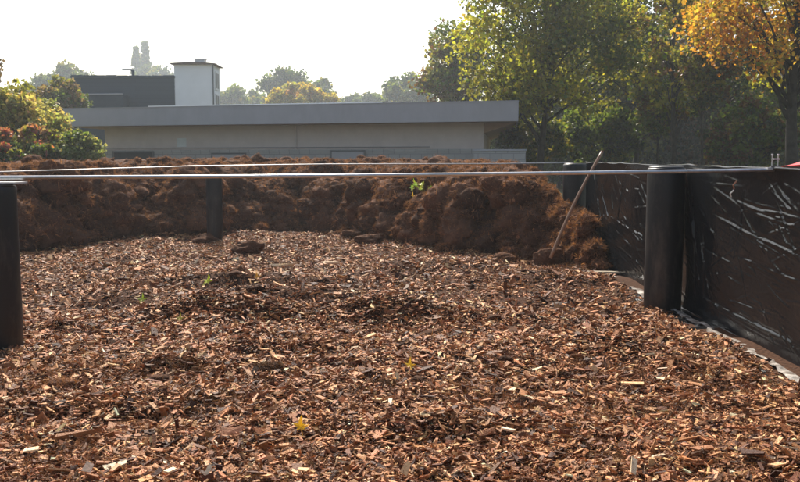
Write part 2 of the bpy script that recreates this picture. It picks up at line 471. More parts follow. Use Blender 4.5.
for i in range(1100):       # crumbs along the crest and the top
    x_ = random.uniform(-9, XW - .4); y_ = float(np.interp(x_, FX, FY)) + random.triangular(.8, 9, 2.0)
    if abs(x_) > y_ * .5 + 1: continue
    z_ = pz(x_, y_); r_ = random.lognormvariate(math.log(.05), .5)
    Pc = clump(peat, (x_, y_, z_ + r_ * .3), r_, i + 5000, (1, 1, .75), ICO2, random.uniform(.8, 1.5))
    nrm = Pc - np.array((x_, y_, z_ + r_ * .3)); nrm /= np.linalg.norm(nrm, axis=1)[:, None]
    fibres(pf, Pc[nrm[:, 2] > 0], nrm[nrm[:, 2] > 0], 2, (.02, .06), .003, 1.2)
pt = peat.build('peat_pile', M['peat'], smooth=True); tag(pt, kind='stuff')
fb = pf.build('peat_fibre', M['fibre'], pt)

# brown fibre matted into the chips, in patches
def chip_fibre(n, y0, y1, w):
    y = np.sqrt(rng.uniform(y0 ** 2, y1 ** 2, n)); x = rng.uniform(-1, 1, n) * (y * .475 + .6)
    p = np.stack([x, y], -1)
    k = vnoise(p, .55, 61) * .5 + vnoise(p, .2, 62) * .35
    ok = (x < XE - .05) & (y < np.interp(x, FX, FY) + .1) & ((k < -.18) | (rng.random(n) < .22))
    x, y = x[ok], y[ok]
    return np.stack([x, y, bed_z(x, y) + rng.uniform(.01, .035, len(x))], -1)
b = MB()
q = chip_fibre(30000, 2.4, 6, 1); fibres(b, q, np.tile(np.array((0, 0, .5)), (len(q), 1)), 2, (.02, .07), .0011, .75, .25)
q = chip_fibre(30000, 6, 17, 1); fibres(b, q, np.tile(np.array((0, 0, .5)), (len(q), 1)), 2, (.03, .09), .0022, .75, .25)
b.build('loose_fibre', M['fibre'], wc)
b = MB()
for k in range(300):
    px_ = random.choice([random.uniform(160, 420), random.uniform(60, 640)]); py_ = random.choice([random.uniform(285, 335), random.uniform(262, 420)])
    g = gnd(px_, py_)
    if g.x > XE - .1 or vnoise(np.array([[g.x, g.y]]), .4, 66)[0] < .05: continue
    r_ = min(.05, random.lognormvariate(math.log(.026), .4))
    clump(b, (g.x, g.y, float(bed_z(np.array([g.x]), np.array([g.y]))[0]) + .012 + r_ * .1), r_, k + 900, (1.3, 1, .6), ICO2, random.uniform(.45, .9))
b.build('crumbs', M['peat'], wc, smooth=True)

# single lumps of peat lying on the chips
LUMPS = [((249, 252), .17, 'round dark peat lump lying alone on chips before the mid post', 1.0),
         ((60, 384), .075, 'rusty brown fibrous peat lump on chips near the big post', 1.5),
         ((268, 367), .065, 'dark ragged peat lump sunk in the hollow mid bed', .5),
         ((372, 243), .17, 'low peat lump at pile foot below the leafy sprig', .9),
         ((380, 384), .045, 'small black peat lump with a tan chip against it', .4),
         ((205, 243), .15, 'peat lump beside the foot of the mid post', 1.0),
         ((352, 236), .14, 'peat lump tucked under the shaded middle of the pile', 1.0),
         ((553, 262), .20, 'peat lump at the foot of the leaning handle, stuck through by it', 1.0),
         ((505, 262), .12, 'small peat lump a step to the side of the leaning handle', 1.1)]
for i, ((px, py), r, lab, tint) in enumerate(LUMPS):
    g = on_bed(px, py); zz = float(bed_z(np.array([g.x]), np.array([g.y]))[0])
    b = MB(); c0 = np.array((g.x, g.y, zz + r * (.45 if py < 300 else .2)))
    Pc = clump(b, c0, r, 300 + i, (1.35, .9, .62 if py < 300 else .42), ICO3, tint)
    o = tag(b.build('peat_lump', M['peat'], smooth=True), lab, 'peat lump', 'peat lumps on the chips')
    b = MB(); nrm = Pc - c0; nrm /= np.linalg.norm(nrm, axis=1)[:, None]; m = nrm[:, 2] > -.3
    fibres(b, Pc[m], nrm[m], 2 if r < .1 else 1, (.02, .05), .0016, tint * .8, .3); b.build('fibre', M['fibre'], o)['kind'] = 'stuff'

# single larger pieces of wood on the bed
BIG = [((30, 453), .085, .55, .3, 6, 'broad pale chip lying flat at the near edge of the bed'), ((171, 474), .07, .6, .9, 6, 'bright broad chip near the bottom edge, far from any leaf'),
       ((88, 474), .06, .7, 1.4, 6, 'pale stubby chip standing up at the near edge'), ((77, 437), .26, .16, .35, 2, 'long dark bark stick lying slantwise, near the big post side'),
       ((304, 473), .075, .6, -.4, 5, 'square tan chip directly below the orange leaf'), ((284, 448), .06, .8, .2, 3, 'grey brown rounded chip just before the orange leaf'),
       ((208, 477), .06, .55, 1.1, 6, 'white chip tilted upright at the near edge'), ((378, 402), .06, .6, -.6, 5, 'tan chip lying below the dark peat lump'),
       ((390, 377), .05, .6, .4, 6, 'pale chip beside the black peat lump'), ((505, 432), .16, .2, -.75, 6, 'long pale splinter pointing down to the right'),
       ((559, 395), .10, .6, .1, 3, 'grey brown bark block lying among small chips'), ((513, 392), .07, .5, .9, 6, 'white chip with split end near the bark block'),
       ((407, 476), .08, .5, .8, 5, 'tan chip standing at the near edge under the yellow leaf'), ((634, 386), .19, .18, -.3, 5, 'long tan sliver nearest the film wall'),
       ((659, 381), .07, .5, -.5, 6, 'pale chip at the tip of the long tan sliver'), ((633, 473), .09, .4, 1.3, 6, 'pale chip standing on edge in the near corner of the bed'),
       ((677, 444), .24, .14, .22, 3, 'long reddish bark strip lying near the wall side'), ((704, 452), .12, .6, .2, 2, 'dark red bark block beside the long reddish strip'),
       ((751, 456), .12, .6, -.4, 0, 'blackish bark block at the corner nearest the film wall'), ((285, 266), .38, .1, .35, 6, 'long thin pale splinter far back before the pile'),
       ((331, 264), .30, .09, -.6, 6, 'thin pale splinter far back, right of the longer one')]
for (px, py), L_, asp, yaw, pal, lab in BIG:
    g = on_bed(px, py); zz = float(bed_z(np.array([g.x]), np.array([g.y]))[0])
    b = MB(); st = 1.1 if ('standing' in lab or 'upright' in lab) else .12
    A = lambda v: np.array([v], dtype=float)
    chip_boxes(b, A(g.x), A(g.y), A(zz + .038 + (L_ * .25 if st > 1 else 0)), A(L_), A(asp), A(max(.008, L_ * .08)), A(yaw), A(-st * .6), A(st * .5), jit(CHIP_PAL[pal] * 1.05, 1, .05, .02))
    tag(b.build('wood_chip', M['chip']), lab, 'wood chip', 'large pieces of wood on the bed')

# fallen leaves ------------------------------------------------------
def maple_outline():
    pts = []
    lobes = [(-130, .55), (-68, .85), (0, 1.0), (68, .85), (130, .55)]
    for i, (a, r) in enumerate(lobes):
        for da, rr in ((-16, .62), (-7, .78), (0, 1.0), (7, .78), (16, .62)):
            pts.append((math.sin(R(a + da)) * r * rr, math.cos(R(a + da)) * r * rr))
        if i < 4:
            am = (a + lobes[i + 1][0]) / 2; pts.append((math.sin(R(am)) * .34, math.cos(R(am)) * .34))
    pts.append((0, -.25))
    return pts
MAPLE = maple_outline()
def leaf_mesh(b, pos, size, rx, ry, rz, col, curl=.25, stem=True):
    V = [(0, 0, 0)] + [(x, y, curl * (x * x + y * y) * (.4 + 1.2 * math.sin(3 * x + 5 * y) ** 2) - .3 * abs(x)) for x, y in MAPLE]
    Mx = Matrix.Translation(pos) @ Matrix.Rotation(rz, 4, 'Z') @ Matrix.Rotation(rx, 4, 'X') @ Matrix.Rotation(ry, 4, 'Y') @ Matrix.Scale(size, 4)
    V = [tuple(Mx @ Vector(v)) for v in V]; n = len(MAPLE)
    b.add(V, [(0, i + 1, (i + 1) % n + 1) for i in range(n)], col)
    if stem:
        b.tube([Mx @ Vector((0, -.2, 0)), Mx @ Vector((.05, -.6, .1)), Mx @ Vector((.02, -.95, .25))], .0015 + size * .015, 5, True, col)
for (px, py), s, col, lab in (((410, 370), .05, (.85, .55, .02), 'single bright yellow leaf lying flat mid bed'),
                              ((301, 433), .055, (.85, .48, .02), 'orange yellow curled leaf near the bottom edge of the bed'),
                              ((207, 284), .075, (.55, .62, .05), 'yellow green leaf on the mound beyond the other leaves'),
                              ((142, 303), .062, (.34, .42, .06), 'small green leaf on chips, second from the big post'),
                              ((180, 322), .045, (.36, .33, .06), 'dull olive yellow leaf at the mound foot'),
                              ((257, 282), .06, (.55, .28, .03), 'tiny orange leaf right of the yellow green leaf')):
    g = on_bed(px, py); zz = float(bed_z(np.array([g.x]), np.array([g.y]))[0]); b = MB()
    leaf_mesh(b, Vector((g.x, g.y, zz + .055)), s * 1.12, R(random.uniform(32, 46)), R(random.uniform(-20, 20)), random.uniform(-.6, .6), col, .3)
    tag(b.build('fallen_leaf', M['leaf_flat']), lab, 'leaf', 'fallen leaves on the chips')

# sprig growing out of the peat
def peat_hit(px, py):
    r = ray(px, py); t = 6.0
    while t < 22:
        p = Vector((0, 0, H)) + r * t
        if pz(p.x, p.y) > p.z: return p
        t += .03
    return p
g = peat_hit(425, 193); g.y -= .42; g.z += .04
sp = empty('leafy_sprig', g, 'small yellow green leafy sprig growing out of the peat face', 'plant')
b = MB(); tips = []
for k in range(13):
    a = random.uniform(0, 6.28); l = random.uniform(.10, .2)
    tip = Vector((math.cos(a) * l * 1.7, -.06 + math.sin(a) * l * .5 - .1, random.uniform(.02, .17)))
    b.tube([Vector((0, .1, -.1)), tip * .5 + Vector((0, 0, .03)), tip], .003, 5, True, (.2, .22, .05)); tips.append(tip)
b.build('stem', M['leaf_flat'], sp)
for tip in tips:
    for q in range(2):
        b = MB(); leaf_mesh(b, tip + Vector((random.uniform(-.03, .03), -.01, random.uniform(-.03, .03))), random.uniform(.06, .085), R(random.uniform(20, 80)), R(random.uniform(-40, 40)), random.uniform(-1.5, 1.5),
                              random.choice([(.45, .55, .05), (.3, .45, .06), (.6, .6, .08)]), .2, False)
        b.build('leaf', M['leaf_flat'], sp)
b = MB(); q = peat_hit(413, 199); leaf_mesh(b, q + Vector((0, -.4, .07)), .08, R(50), .2, .6, (.75, .40, .03), .3)
tag(b.build('fallen_leaf', M['leaf_flat']), 'orange leaf caught on the peat face beside the green sprig', 'leaf')

# ------------------------------------------------------------------ posts
def pipe_post(base, r, z_top, label, plate=False):
    o = empty('pipe_post', (base[0], base[1], 0), label, 'post', 'black pipe posts standing in the bed')
    b = MB()
    b.lathe([(r, -.3), (r, .2), (r * 1.003, .7), (r, z_top - .05), (r * .992, z_top - .012), (r * .96, z_top)], (0, 0, 0), 48,
            lambda th, z: .003 * math.sin(3 * th + z * 2) + .002 * math.sin(7 * th - z * 5))
    b.build('pipe', M['pipe'], o, smooth=True)
    b = MB(); b.lathe([(r * .9, z_top + .002), (r * .9, z_top + .012), (r * .86, z_top + .016)], (0, 0, 0), 40); b.build('cap', M['pipe_cap'], o)
    if plate:
        b = MB(); b.box(-.20, .235, -.10, .10, z_top + .017, z_top + .029); b.build('plate', M['cap_plate'], o)
    return o
g1 = gnd(-2, 352); pipe_post((g1.x, g1.y), .18, at(0, 183, g1.y).z - .02, 'black pipe post with a pale metal plate on its top', True)
g2 = gnd(667, 313); g2.y += .15; pipe_post((min(g2.x, XW - .2), g2.y), .178, at(667, 168, g2.y).z, 'thick glossy black pipe post standing against the film wall')
g3 = at(575, 163, 13.1); pipe_post((g3.x, g3.y), .18, g3.z - .02, 'black pipe post half buried in peat behind the leaning handle')
g4 = gnd(215, 240); pipe_post((g4.x, g4.y), .145, at(215, 176, g4.y).z, 'thin far black pipe post at the foot of the shaded peat face')

# ------------------------------------------------------------------ bar and cable across the bed
pa = at(-40, 177.6, g1.y); pb = at(772, 169.9, (XW * F / 372))
bar_d = (pb - pa)
b = MB(); pts = [pa + bar_d * t + Vector((0, 0, -.012 * math.sin(t * math.pi))) for t in np.linspace(-.12, 1.02, 40)]
b.tube(pts, .0135, 12)
tag(b.build('steel_bar', M['steel'], smooth=True), 'straight grey steel bar laid across the bed at post top height', 'bar')
b = MB(); pts = [at(px, py, Y) for px, py, Y in ((-120, 176, 9.3), (0, 172, 10.0), (100, 169, 10.6), (200, 166, 11.3), (330, 164.2, 11.8), (420, 164, 12.1), (500, 163.8, 12.3), (572, 162.7, 12.95))]
b.tube(pts, .008, 8)
tag(b.build('steel_cable', M['cable'], smooth=True), 'thin sagging cable strung above the peat to the half buried post', 'cable')

# ------------------------------------------------------------------ film wall
Y0, Y1 = 1.2, 12.75
def wall_top(y):
    return np.interp(y, [1.2, 5.8, 8, 12, 15], [1.375, 1.393, 1.41, 1.435, 1.44])
wl = empty('film_wall', (XW, 8, 0), 'low wall wrapped in glossy wrinkled black plastic film', 'wall')
ny, nz = 1700, 190
yy = np.linspace(Y0, Y1, ny); vv = np.linspace(0, 1, nz)
S, Vv = np.meshgrid(yy, vv, indexing='ij')
top = wall_top(S)
# v<.8 runs down the face, the rest lies out on the bed as a lip
fz = np.clip(Vv / .8, 0, 1); lp = np.clip((Vv - .8) / .2, 0, 1)
Z = top * (1 - fz) + .02 * (1 - lp) * (fz ** 6)
lipw = .31 + .05 * vnoise(np.stack([S, S * 0], -1), .8, 91)
X = XW - .07 * np.clip(fz - .75, 0, 1) ** 1.5 * 4 * .5 - lp * lipw
pw = np.stack([S, Z], -1)
disp = .028 * vnoise(pw, 1.1, 101) + .012 * vnoise(pw, .4, 103)
WOBX = np.linspace(-4, 20, 3000); WOBY = .010 * vnoise(np.stack([WOBX, WOBX * 0], -1), .45, 8); BRK = np.clip(.9 + .7 * vnoise(np.stack([WOBX, WOBX * 0], -1), .11, 9), .05, 1.4)
def crease(y0, z0, y1, z1, amp, w, curve=0):
    """one drawn ridge in the film from (y0,z0) to (y1,z1)"""
    global disp
    d = np.array((y1 - y0, z1 - z0)); l = np.linalg.norm(d); d /= l
    a = (S - y0) * d[0] + (Z - z0) * d[1]
    t = np.clip(a / l, 0, 1)
    q = -(S - y0) * d[1] + (Z - z0) * d[0] - curve * np.sin(t * math.pi) - np.interp(a + y0 * 7 % 11, WOBX, WOBY)
    fade = np.clip(a / (.15 * l), 0, 1) * np.clip((l - a) / (.2 * l), 0, 1) * np.interp(a + y0 * 5 % 9, WOBX, BRK)
    disp = disp + amp * np.exp(-(q / w) ** 2) * fade - amp * .6 * np.exp(-((q + w * 2.0) / (w * 1.6)) ** 2) * fade
def wp(px, py):
    r = ray(px, py); t = XW / r.x; p = Vector((0, 0, H)) + r * t
    return p.y, p.z
for (a, c, amp, w, cv) in (((732, 202), (805, 222), .016, .013, .01), ((752, 214), (806, 232), .013, .012, .01), ((712, 214), (806, 262), .018, .014, .015), ((738, 258), (806, 286), .014, .013, .01),
                      ((706, 250), (735, 268), .01, .012, 0), ((714, 184), (742, 187), .008, .010, 0), ((606, 216), (648, 240), .016, .018, 0), ((612, 229), (634, 250), .014, .014, 0),
                      ((598, 212), (634, 250), .013, .016, 0), ((596, 232), (648, 272), .016, .018, -.02), ((706, 330), (806, 375), .014, .014, .02), ((694, 292), (806, 350), .016, .016, .02),
                      ((722, 300), (790, 322), .010, .012, 0), ((620, 219), (648, 250), .012, .014, 0), ((700, 226), (712, 300), .010, .018, .02), ((742, 188), (738, 250), .007, .014, .01),
                      ((758, 170), (806, 222), .005, .03, .01), ((592, 168), (606, 262), .012, .03, 0), ((622, 175), (616, 235), .009, .02, 0), ((690, 180), (702, 300), .012, .03, 0)):
    crease(*wp(*a), *wp(*c), amp * .6, w * .5, cv)
    for q in (-3, 3, 6): crease(*wp(a[0] + 4, a[1] + q), *wp(c[0] - 6, c[1] + q * 1.3), amp * .22, w * .38, cv)
rs = random.Random(5)
for k in range(300):
    y0 = rs.uniform(3.2, 13.5); z0 = rs.uniform(.1, 1.35); l = rs.uniform(.15, .7); a = rs.gauss(.25, .35)
    crease(y0, z0, y0 - l * math.cos(a), z0 - l * math.sin(a), rs.uniform(.0015, .0048), rs.uniform(.006, .010))
for k in range(30):
    y0 = rs.uniform(5.6, 8.0); z0 = rs.uniform(.25, 1.34); l = rs.uniform(.25, .9); a = rs.gauss(.2, .09)
    crease(y0, z0, y0 - l * math.cos(a), z0 - l * math.sin(a), rs.uniform(.002, .006), rs.uniform(.0035, .005), rs.uniform(-.01, .02))
for k in range(10):
    y0 = rs.uniform(8.4, 12.4); z0 = rs.uniform(.3, 1.3); l = rs.uniform(.4, 1.2); a = rs.gauss(.42, .12)
    crease(y0, z0, y0 - l * math.cos(a), z0 - l * math.sin(a), rs.uniform(.004, .008), rs.uniform(.006, .009), rs.uniform(-.01, .02))
fade = np.clip(1 - fz, 0, 1) ** .3 * np.clip(fz * 14, 0, 1)
P = np.stack([X - disp * (.35 + .65 * fade) * (1 - lp), S + 0 * X, Z + lp * (.02 + .035 * vnoise(np.stack([S, X], -1), .22, 111) + .02 * vnoise(np.stack([S, X], -1), .08, 113)) + .01], -1)
P[..., 0] -= XW; P[..., 1] -= 8
b = MB(); b.grid(P); b.build('film', M['film'], wl, smooth=True)
# top fold over the wall, and the boards that carry the film
b = MB(); yy2 = np.linspace(Y0, Y1, 300); prof = [(-.004, -.004), (-.010, .008), (.006, .016), (.05, .012), (.085, .0), (.09, -.12)]
P = np.zeros((300, len(prof), 3))
for j, (dx, dz) in enumerate(prof):
    P[:, j, 0] = dx - .008 * vnoise(np.stack([yy2, yy2 * 0 + j * .1], -1), .3, 121); P[:, j, 1] = yy2 - 8
    P[:, j, 2] = wall_top(yy2) + dz + .008 * vnoise(np.stack([yy2, yy2 * 0], -1), .25, 123)
b.grid(P); b.build('film_fold', M['film'], wl, smooth=True)
b = MB(); b.box(.035, .08, Y0 - 8, Y1 - 8, -.4, 1.36); b.build('board', M['board'], wl)
b = MB(); yy3 = np.linspace(Y0, Y1 - .1, 500); uu = np.linspace(0, 1, 7); A_, B_ = np.meshgrid(yy3, uu, indexing='ij')
wob = np.stack([A_, A_ * 0], -1)
xi = XW - .13 + .035 * vnoise(wob, .5, 141) + .02 * vnoise(wob, .13, 142); xo = xi - .085 - .05 * vnoise(wob, .4, 143)
X3 = xi + (xo - xi) * B_
b.grid(np.stack([X3 - XW, A_ - 8,   .044 + .008 * np.sin(B_ * math.pi) * (1 + .6 * vnoise(wob, .2, 144)) + .012 * vnoise(np.stack([A_, X3], -1), .07, 145)], -1))
b.build('dust_sheen_strip', M['dust_sheen'], wl, smooth=True)  # dirt on the lip, painted paler to stand for the sky's reflection
# small pale board lying at the far foot of the wall
g = gnd(607, 277); b = MB(); b.box(-.24, .24, -.05, .05, 0, .022, Matrix.Translation((g.x, g.y, .05)) @ Matrix.Rotation(R(-6), 4, 'Z'))
tag(b.build('short_board', M['board']), 'short pale board lying at the foot of the film wall', 'board')

# tiny pins holding the film
for (px, py, py2, m_, lab) in ((741, 181, 189, 'rust', 'small reddish pin stuck through the film under the clamp'), (738, 190, 197, 'frame_white', 'small white pin just below the reddish pin')):
    y_, z_ = wp(px, py); y2_, z2_ = wp(px - 2, py2); b = MB()
    b.tube([(XW - .035, y_, z_), (XW - .055, (y_ + y2_) / 2, (z_ + z2_) / 2), (XW - .04, y2_, z2_)], .006, 6)
    tag(b.build('film_pin', M[m_]), lab, 'pin')

# clamp on the wall top
yc = XW * F / 372
cz = float(wall_top(yc)) + .008
ck = empty('bar_clamp', (XW + .01, yc, cz), 'small steel clamp with two upright bolts on the wall top', 'clamp')
for dx in (-.022, .022):
    b = MB(); b.tube([(dx, 0, -.01), (dx, 0, .092)], .0042, 8); 
    bo = b.build('bolt', M['rod_steel'], ck)
    b = MB(); b.lathe([(.007, .092), (.0085, .095), (.0085, .102), (.006, .105)], (dx, 0, 0), 6); b.build('nut', M['frame_white'], bo)
b = MB(); b.box(-.012, .030, -.012, .012, .062, .072); b.build('bridge', M['frame_white'], ck)
b = MB(); b.box(-.06, .022, -.02, .02, -.012, .004); b.build('base_plate', M['cap_plate'], ck)
b = MB(); b.box(-.034, .034, -.014, .014, .005, .016); b.build('jaw', M['frame_grey'], ck)

# red cloth lying over the wall top
yr = XW * F / 381
nx, ny_ = 46, 40
u = np.linspace(0, 1, nx); v = np.linspace(0, 1, ny_)
U, V2 = np.meshgrid(u, v, indexing='ij')
hump = .21 * V2 ** .8 * np.sin(np.clip(U, .02, .98) ** .7 * math.pi)
zz = .004 + hump * (.85 + .3 * vnoise(np.stack([U * 3, V2 * 3], -1), 1, 131)) + .014 * vnoise(np.stack([U * 9, V2 * 9], -1), 1, 133) * V2
P = np.stack([-.02 + U * .42, -V2 * .8, zz], -1)
b = MB(); b.grid(P); o = b.build('red_cloth', M['red_cloth'], None, smooth=True)
so = o.modifiers.new('s', 'SOLIDIFY'); so.thickness = .004
o.location = (XW + .015, yr, float(wall_top(yr)) + .016)
tag(o, 'crumpled red cloth lying over the top of the film wall', 'cloth')

# leaning handle
h0 = at(553, 253, 11.7); h1 = at(602, 152, 11.75)
hd = empty('tool_handle', h0, 'thin reddish wooden tool handle leaning against the buried post', 'pole')
b = MB(); v1 = h1 - h0; v0 = v1 * -.05
b.tube([v0.lerp(v1, t) + Vector((-.022 * math.sin(t * math.pi), 0, .03 * math.sin(t * math.pi))) for t in np.linspace(0, 1, 16)], [.023 - .004 * t for t in np.linspace(0, 1, 16)], 10)
b.build('shaft', M['handle_wood'], hd, smooth=True)
b = MB(); b.tube([v1 * .995, v1 * 1.012], [.019, .016], 10); b.build('tip', M['rust'], hd)

# ------------------------------------------------------------------ flat-roofed building
RR = Vector((at(517, 112, 30).x, 30, 0)); LL = Vector((at(65, 118, 34.5).x, 34.5, 0))
ln = (RR - LL).length; rz = math.atan2(RR.y - LL.y, RR.x - LL.x)
bd = empty('flat_roofed_building', (LL.x, LL.y, ZG), 'long low grey rendered building with a deep flat roof edge', 'building', rz=rz)
zt = 3.565 - ZG; zb_ = 2.875 - ZG; DEP = 11
b = MB(); b.box(.02, ln - .02, .02, DEP - .02, zt - .12, zt - .02); rf = b.build('roof', M['roofing'], bd)
b = MB()
b.box(0, ln, -.05, 0, zb_, zt); b.box(0, ln, DEP, DEP + .05, zb_, zt); b.box(-.05, 0, -.05, DEP + .05, zb_, zt); b.box(ln, ln + .05, -.05, DEP + .05, zb_, zt)
b.build('fascia', M['fascia'], rf)
b = MB(); b.box(-.06, ln + .06, -.065, .10, zt, zt + .03); b.build('flashing', M['fascia'], rf)
b = MB(); b.box(3.6, 13.2, .3, .42, zt + .031, zt + .09); b.build('roof_kerb', M['flashing'], rf)
OV = 1.0; WL, WR = 1.25, ln - 1.2
b = MB(); b.box(.0, ln, .0, OV + .06, zb_, zb_ + .03); b.box(0, WL, OV + .06, DEP, zb_, zb_ + .03); b.build('soffit', M['soffit'], rf)
b = MB()
Mx = Matrix.Rotation(R(90), 4, 'X')
b.prism([(ln - .05, zb_ - .004), (WR + .003, zb_ - .004), (WR + .003, zb_ - .36), (WR + .06, zb_ - .36)], -DEP, -OV, Mx); b.build('eave_boxing', M['soffit'], rf)
b = MB(); b.box(WL, WR, OV, DEP - .3, 0, zb_ - .003); b.build('wall', M['render_wall'], bd)
def upx(px, Y=32.3):            # distance along the facade seen at a photo column
    c = (px - 400) / F
    s = math.sin(rz); k = math.cos(rz); ox, oy = LL.x - OV * math.sin(rz), LL.y + OV * math.cos(rz)
    return (c * oy - ox) / (k - c * s)
pz_ = 1.92 - ZG
b = MB(); b.box(WL - .03, WR + .03, OV - .05, OV - .002, 0, pz_); b.box(WL - .05, WR + .05, OV - .08, OV - .052, pz_ - .09, pz_ + .01); b.build('plinth', M['plinth'], bd)
def bwin(x0, x1, z0, z1, dark):
    x0, x1 = upx(x0), upx(x1); z0 -= ZG; z1 -= ZG
    b = MB(); t = .06; y0, y1 = OV - .13, OV - .081
    b.box(x0, x0 + t, y0, y1, z0, z1); b.box(x1 - t, x1, y0, y1, z0, z1); b.box(x0 + t, x1 - t, y0, y1, z1 - t, z1); b.box(x0 + t, x1 - t, y0, y1, z0, z0 + t)
    f = b.build('window', M['frame_grey'], bd)
    b = MB(); b.box(x0 + t, x1 - t, OV - .105, OV - .084, z0 + t, z1 - t); b.build('pane', M['dark_window' if dark else 'fascia'], f)
bwin(118, 159, 1.2, 1.90, True); bwin(216, 251, 1.2, 1.81, False); bwin(334, 369, 1.2, 1.90, False)
x0 = upx(181); b = MB(); b.box(x0, x0 + .42, OV - .012, OV - .003, 2.05 - ZG, 2.40 - ZG); b.build('vent_cover', M['frame_white'], bd)
b = MB(); x0 = upx(300); b.tube([(x0, OV - .06, pz_ + .02), (x0, OV - .06, zb_ - .01)], .035, 8); b.build('downpipe', M['render_wall'], bd)
b = MB(); b.tube([(WL, OV - .12, pz_ + .09), (WR - 2, OV - .12, pz_ + .09)], .014, 6); b.build('handrail', M['frame_grey'], bd)

g = at(508, 155, 30.2)
lw = empty('garden_wall', (g.x, g.y, ZG), 'low grey block wall continuing past the end of the building', 'wall', rz=rz)
b = MB(); b.box(-1.2, .62, -.1, .1, 0, 1.84 - ZG); b.build('blocks', M['plinth'], lw)
b = MB(); b.box(-1.22, .65, -.13, .13, 1.843 - ZG, 1.90 - ZG); b.build('coping', M['fascia'], lw)

# dark clad block behind the roof
D = 54
a0 = at(72, 92, D); a1 = at(175, 92, D)
dk = empty('clad_building', (a0.x, D, ZG), 'big windowless block clad in dark slate blue sheeting', 'building')
w_ = a1.x - a0.x; zt2 = at(100, 76, D).z - ZG
b = MB(); b.box(0, w_, 0, 5, 0, zt2 - .12); b.build('wall', M['clad_strips'], dk)
b = MB(); b.box(-.06, w_ + .03, -.08, 5.05, zt2 - .117, zt2)
for k in range(9):
    x0 = w_ * k / 9; b.box(x0 + .03, x0 + w_ / 9 - .04, -.10, .1, zt2 + .003, zt2 + .02 + .05 * random.random())
b.build('roof_edge', M['slate_clad'], dk)
b = MB(); x1 = (128 - 72) / F * D; poly = [(-.35, -.2), (-.35, 1.9), (-.1, 2.5), (.35, 2.85), (1.0, 3.0), (x1, 3.02), (x1, -.2)]
zl = at(100, 95, D - 1).z - ZG - 3.0
poly = [(x, z + (zl if z > 0 else 0)) for x, z in poly]
b.prism(poly, .003, 1.2, Mx); b.build('annex', M['slate_clad'], dk)
b = MB(); pts = [(x, z) for x, z in poly[1:6]]
b.tube([(x, -1.22, z + .02) for x, z in pts], .05, 6); b.build('edge_trim', M['fascia'], dk)
b = MB(); gx = (131 - 72) / F * D
b.tube([(gx, .4, zt2), (gx, .4, zt2 + .32), (gx - .06, .4, zt2 + .42), (gx - .2, .4, zt2 + .45), (gx - .7, .4, zt2 + .47)], [.10, .10, .09, .05, .03], 8); b.build('gooseneck_vent', M['slate_clad'], dk)

# white tower
a0 = at(174.5, 90, D); a1 = at(213, 90, D); zt3 = at(190, 64.5, D).z - ZG
tw = empty('white_tower', (a0.x, D, ZG), 'narrow white rendered tower with thin brown roof and chimney', 'building')
w_ = a1.x - a0.x; dp = 2.1
b = MB(); b.box(0, w_, 0, dp, 0, zt3); b.build('wall', M['white_wall'], tw)
b = MB(); b.prism([(-.18, zt3 + .003), (w_ + .22, zt3 + .003), (w_ + .22, zt3 + .05), (w_ * .55, zt3 + .16), (-.18, zt3 + .07)], -dp - .25, .25, Mx); rf = b.build('roof', M['tile_brown'], tw)
b = MB(); b.box(1.15, 1.75, .7, 1.3, zt3 + .08, zt3 + .42); b.box(1.11, 1.79, .66, 1.34, zt3 + .423, zt3 + .47); b.build('chimney', M['frame_white'], rf)
b = MB(); b.tube([(w_ + .03, -.05, 0), (w_ + .03, -.05, zt3 - .03)], .045, 8); b.build('downpipe', M['frame_grey'], tw)
for z0, z1 in ((zt3 - 1.5, zt3 - .35), (zt3 - 2.8, zt3 - 1.75)):
    b = MB(); b.box(w_ + .002, w_ + .05, .6, 1.6, z0, z1); f = b.build('window', M['frame_white'], tw)
    b = MB(); b.box(w_ + .051, w_ + .056, .7, 1.05, z0 + .1, z1 - .1); b.box(w_ + .051, w_ + .056, 1.15, 1.5, z0 + .1, z1 - .1); b.build('pane', M['dark_window'], f)

# the plan of the low building is not quite square: its ends run back askew
for ch in bd.children_recursive:
    me = ch.data; co_ = np.zeros(len(me.vertices) * 3); me.vertices.foreach_get('co', co_); co_ = co_.reshape(-1, 3)
    co_[:, 0] -= .122 * co_[:, 1]; me.vertices.foreach_set('co', co_.ravel()); me.update()

# ------------------------------------------------------------------ vegetation
def add_leaves(b, pos, size, cols, droop=.25):
    n = len(pos)
    nrm = rng.normal(0, 1, (n, 3)); nrm[:, 2] += .5; nrm /= np.linalg.norm(nrm, axis=1)[:, None]
    t = np.cross(nrm, rng.normal(0, 1, (n, 3))); t[:, 2] -= droop; t -= nrm * np.sum(t * nrm, 1)[:, None]; t /= np.linalg.norm(t, axis=1)[:, None] + 1e-6
    s = np.cross(nrm, t)
    L_ = (size * rng.uniform(.6, 1.25, n))[:, None]; W_ = L_ * rng.uniform(.40, .58, (n, 1))
    k = L_ * rng.uniform(.05, .25, (n, 1))
    V = np.stack([pos - t * L_ * .5, pos - s * W_ + nrm * k - t * L_ * .05, pos + t * L_ * .5 - nrm * k * .6, pos + s * W_ + nrm * k + t * L_ * .03], 1)
    i = (np.arange(n) * 4)[:, None]
    f = np.concatenate([i + np.array([[0, 2, 1]]), i + np.array([[0, 3, 2]])])
    b.add(V.reshape(-1, 3), f, np.repeat(cols, 4, 0))

GREEN = (.12, .15, .026); OLIVE = (.20, .18, .03); YGREEN = (.36, .33, .04); YELLOW = (.32, .22, .03); ORANGE = (.50, .22, .03); BROWN = (.14, .075, .03); RED = (.40, .13, .08); DARK = (.028, .04, .012); DEEP = (.06, .08, .028)

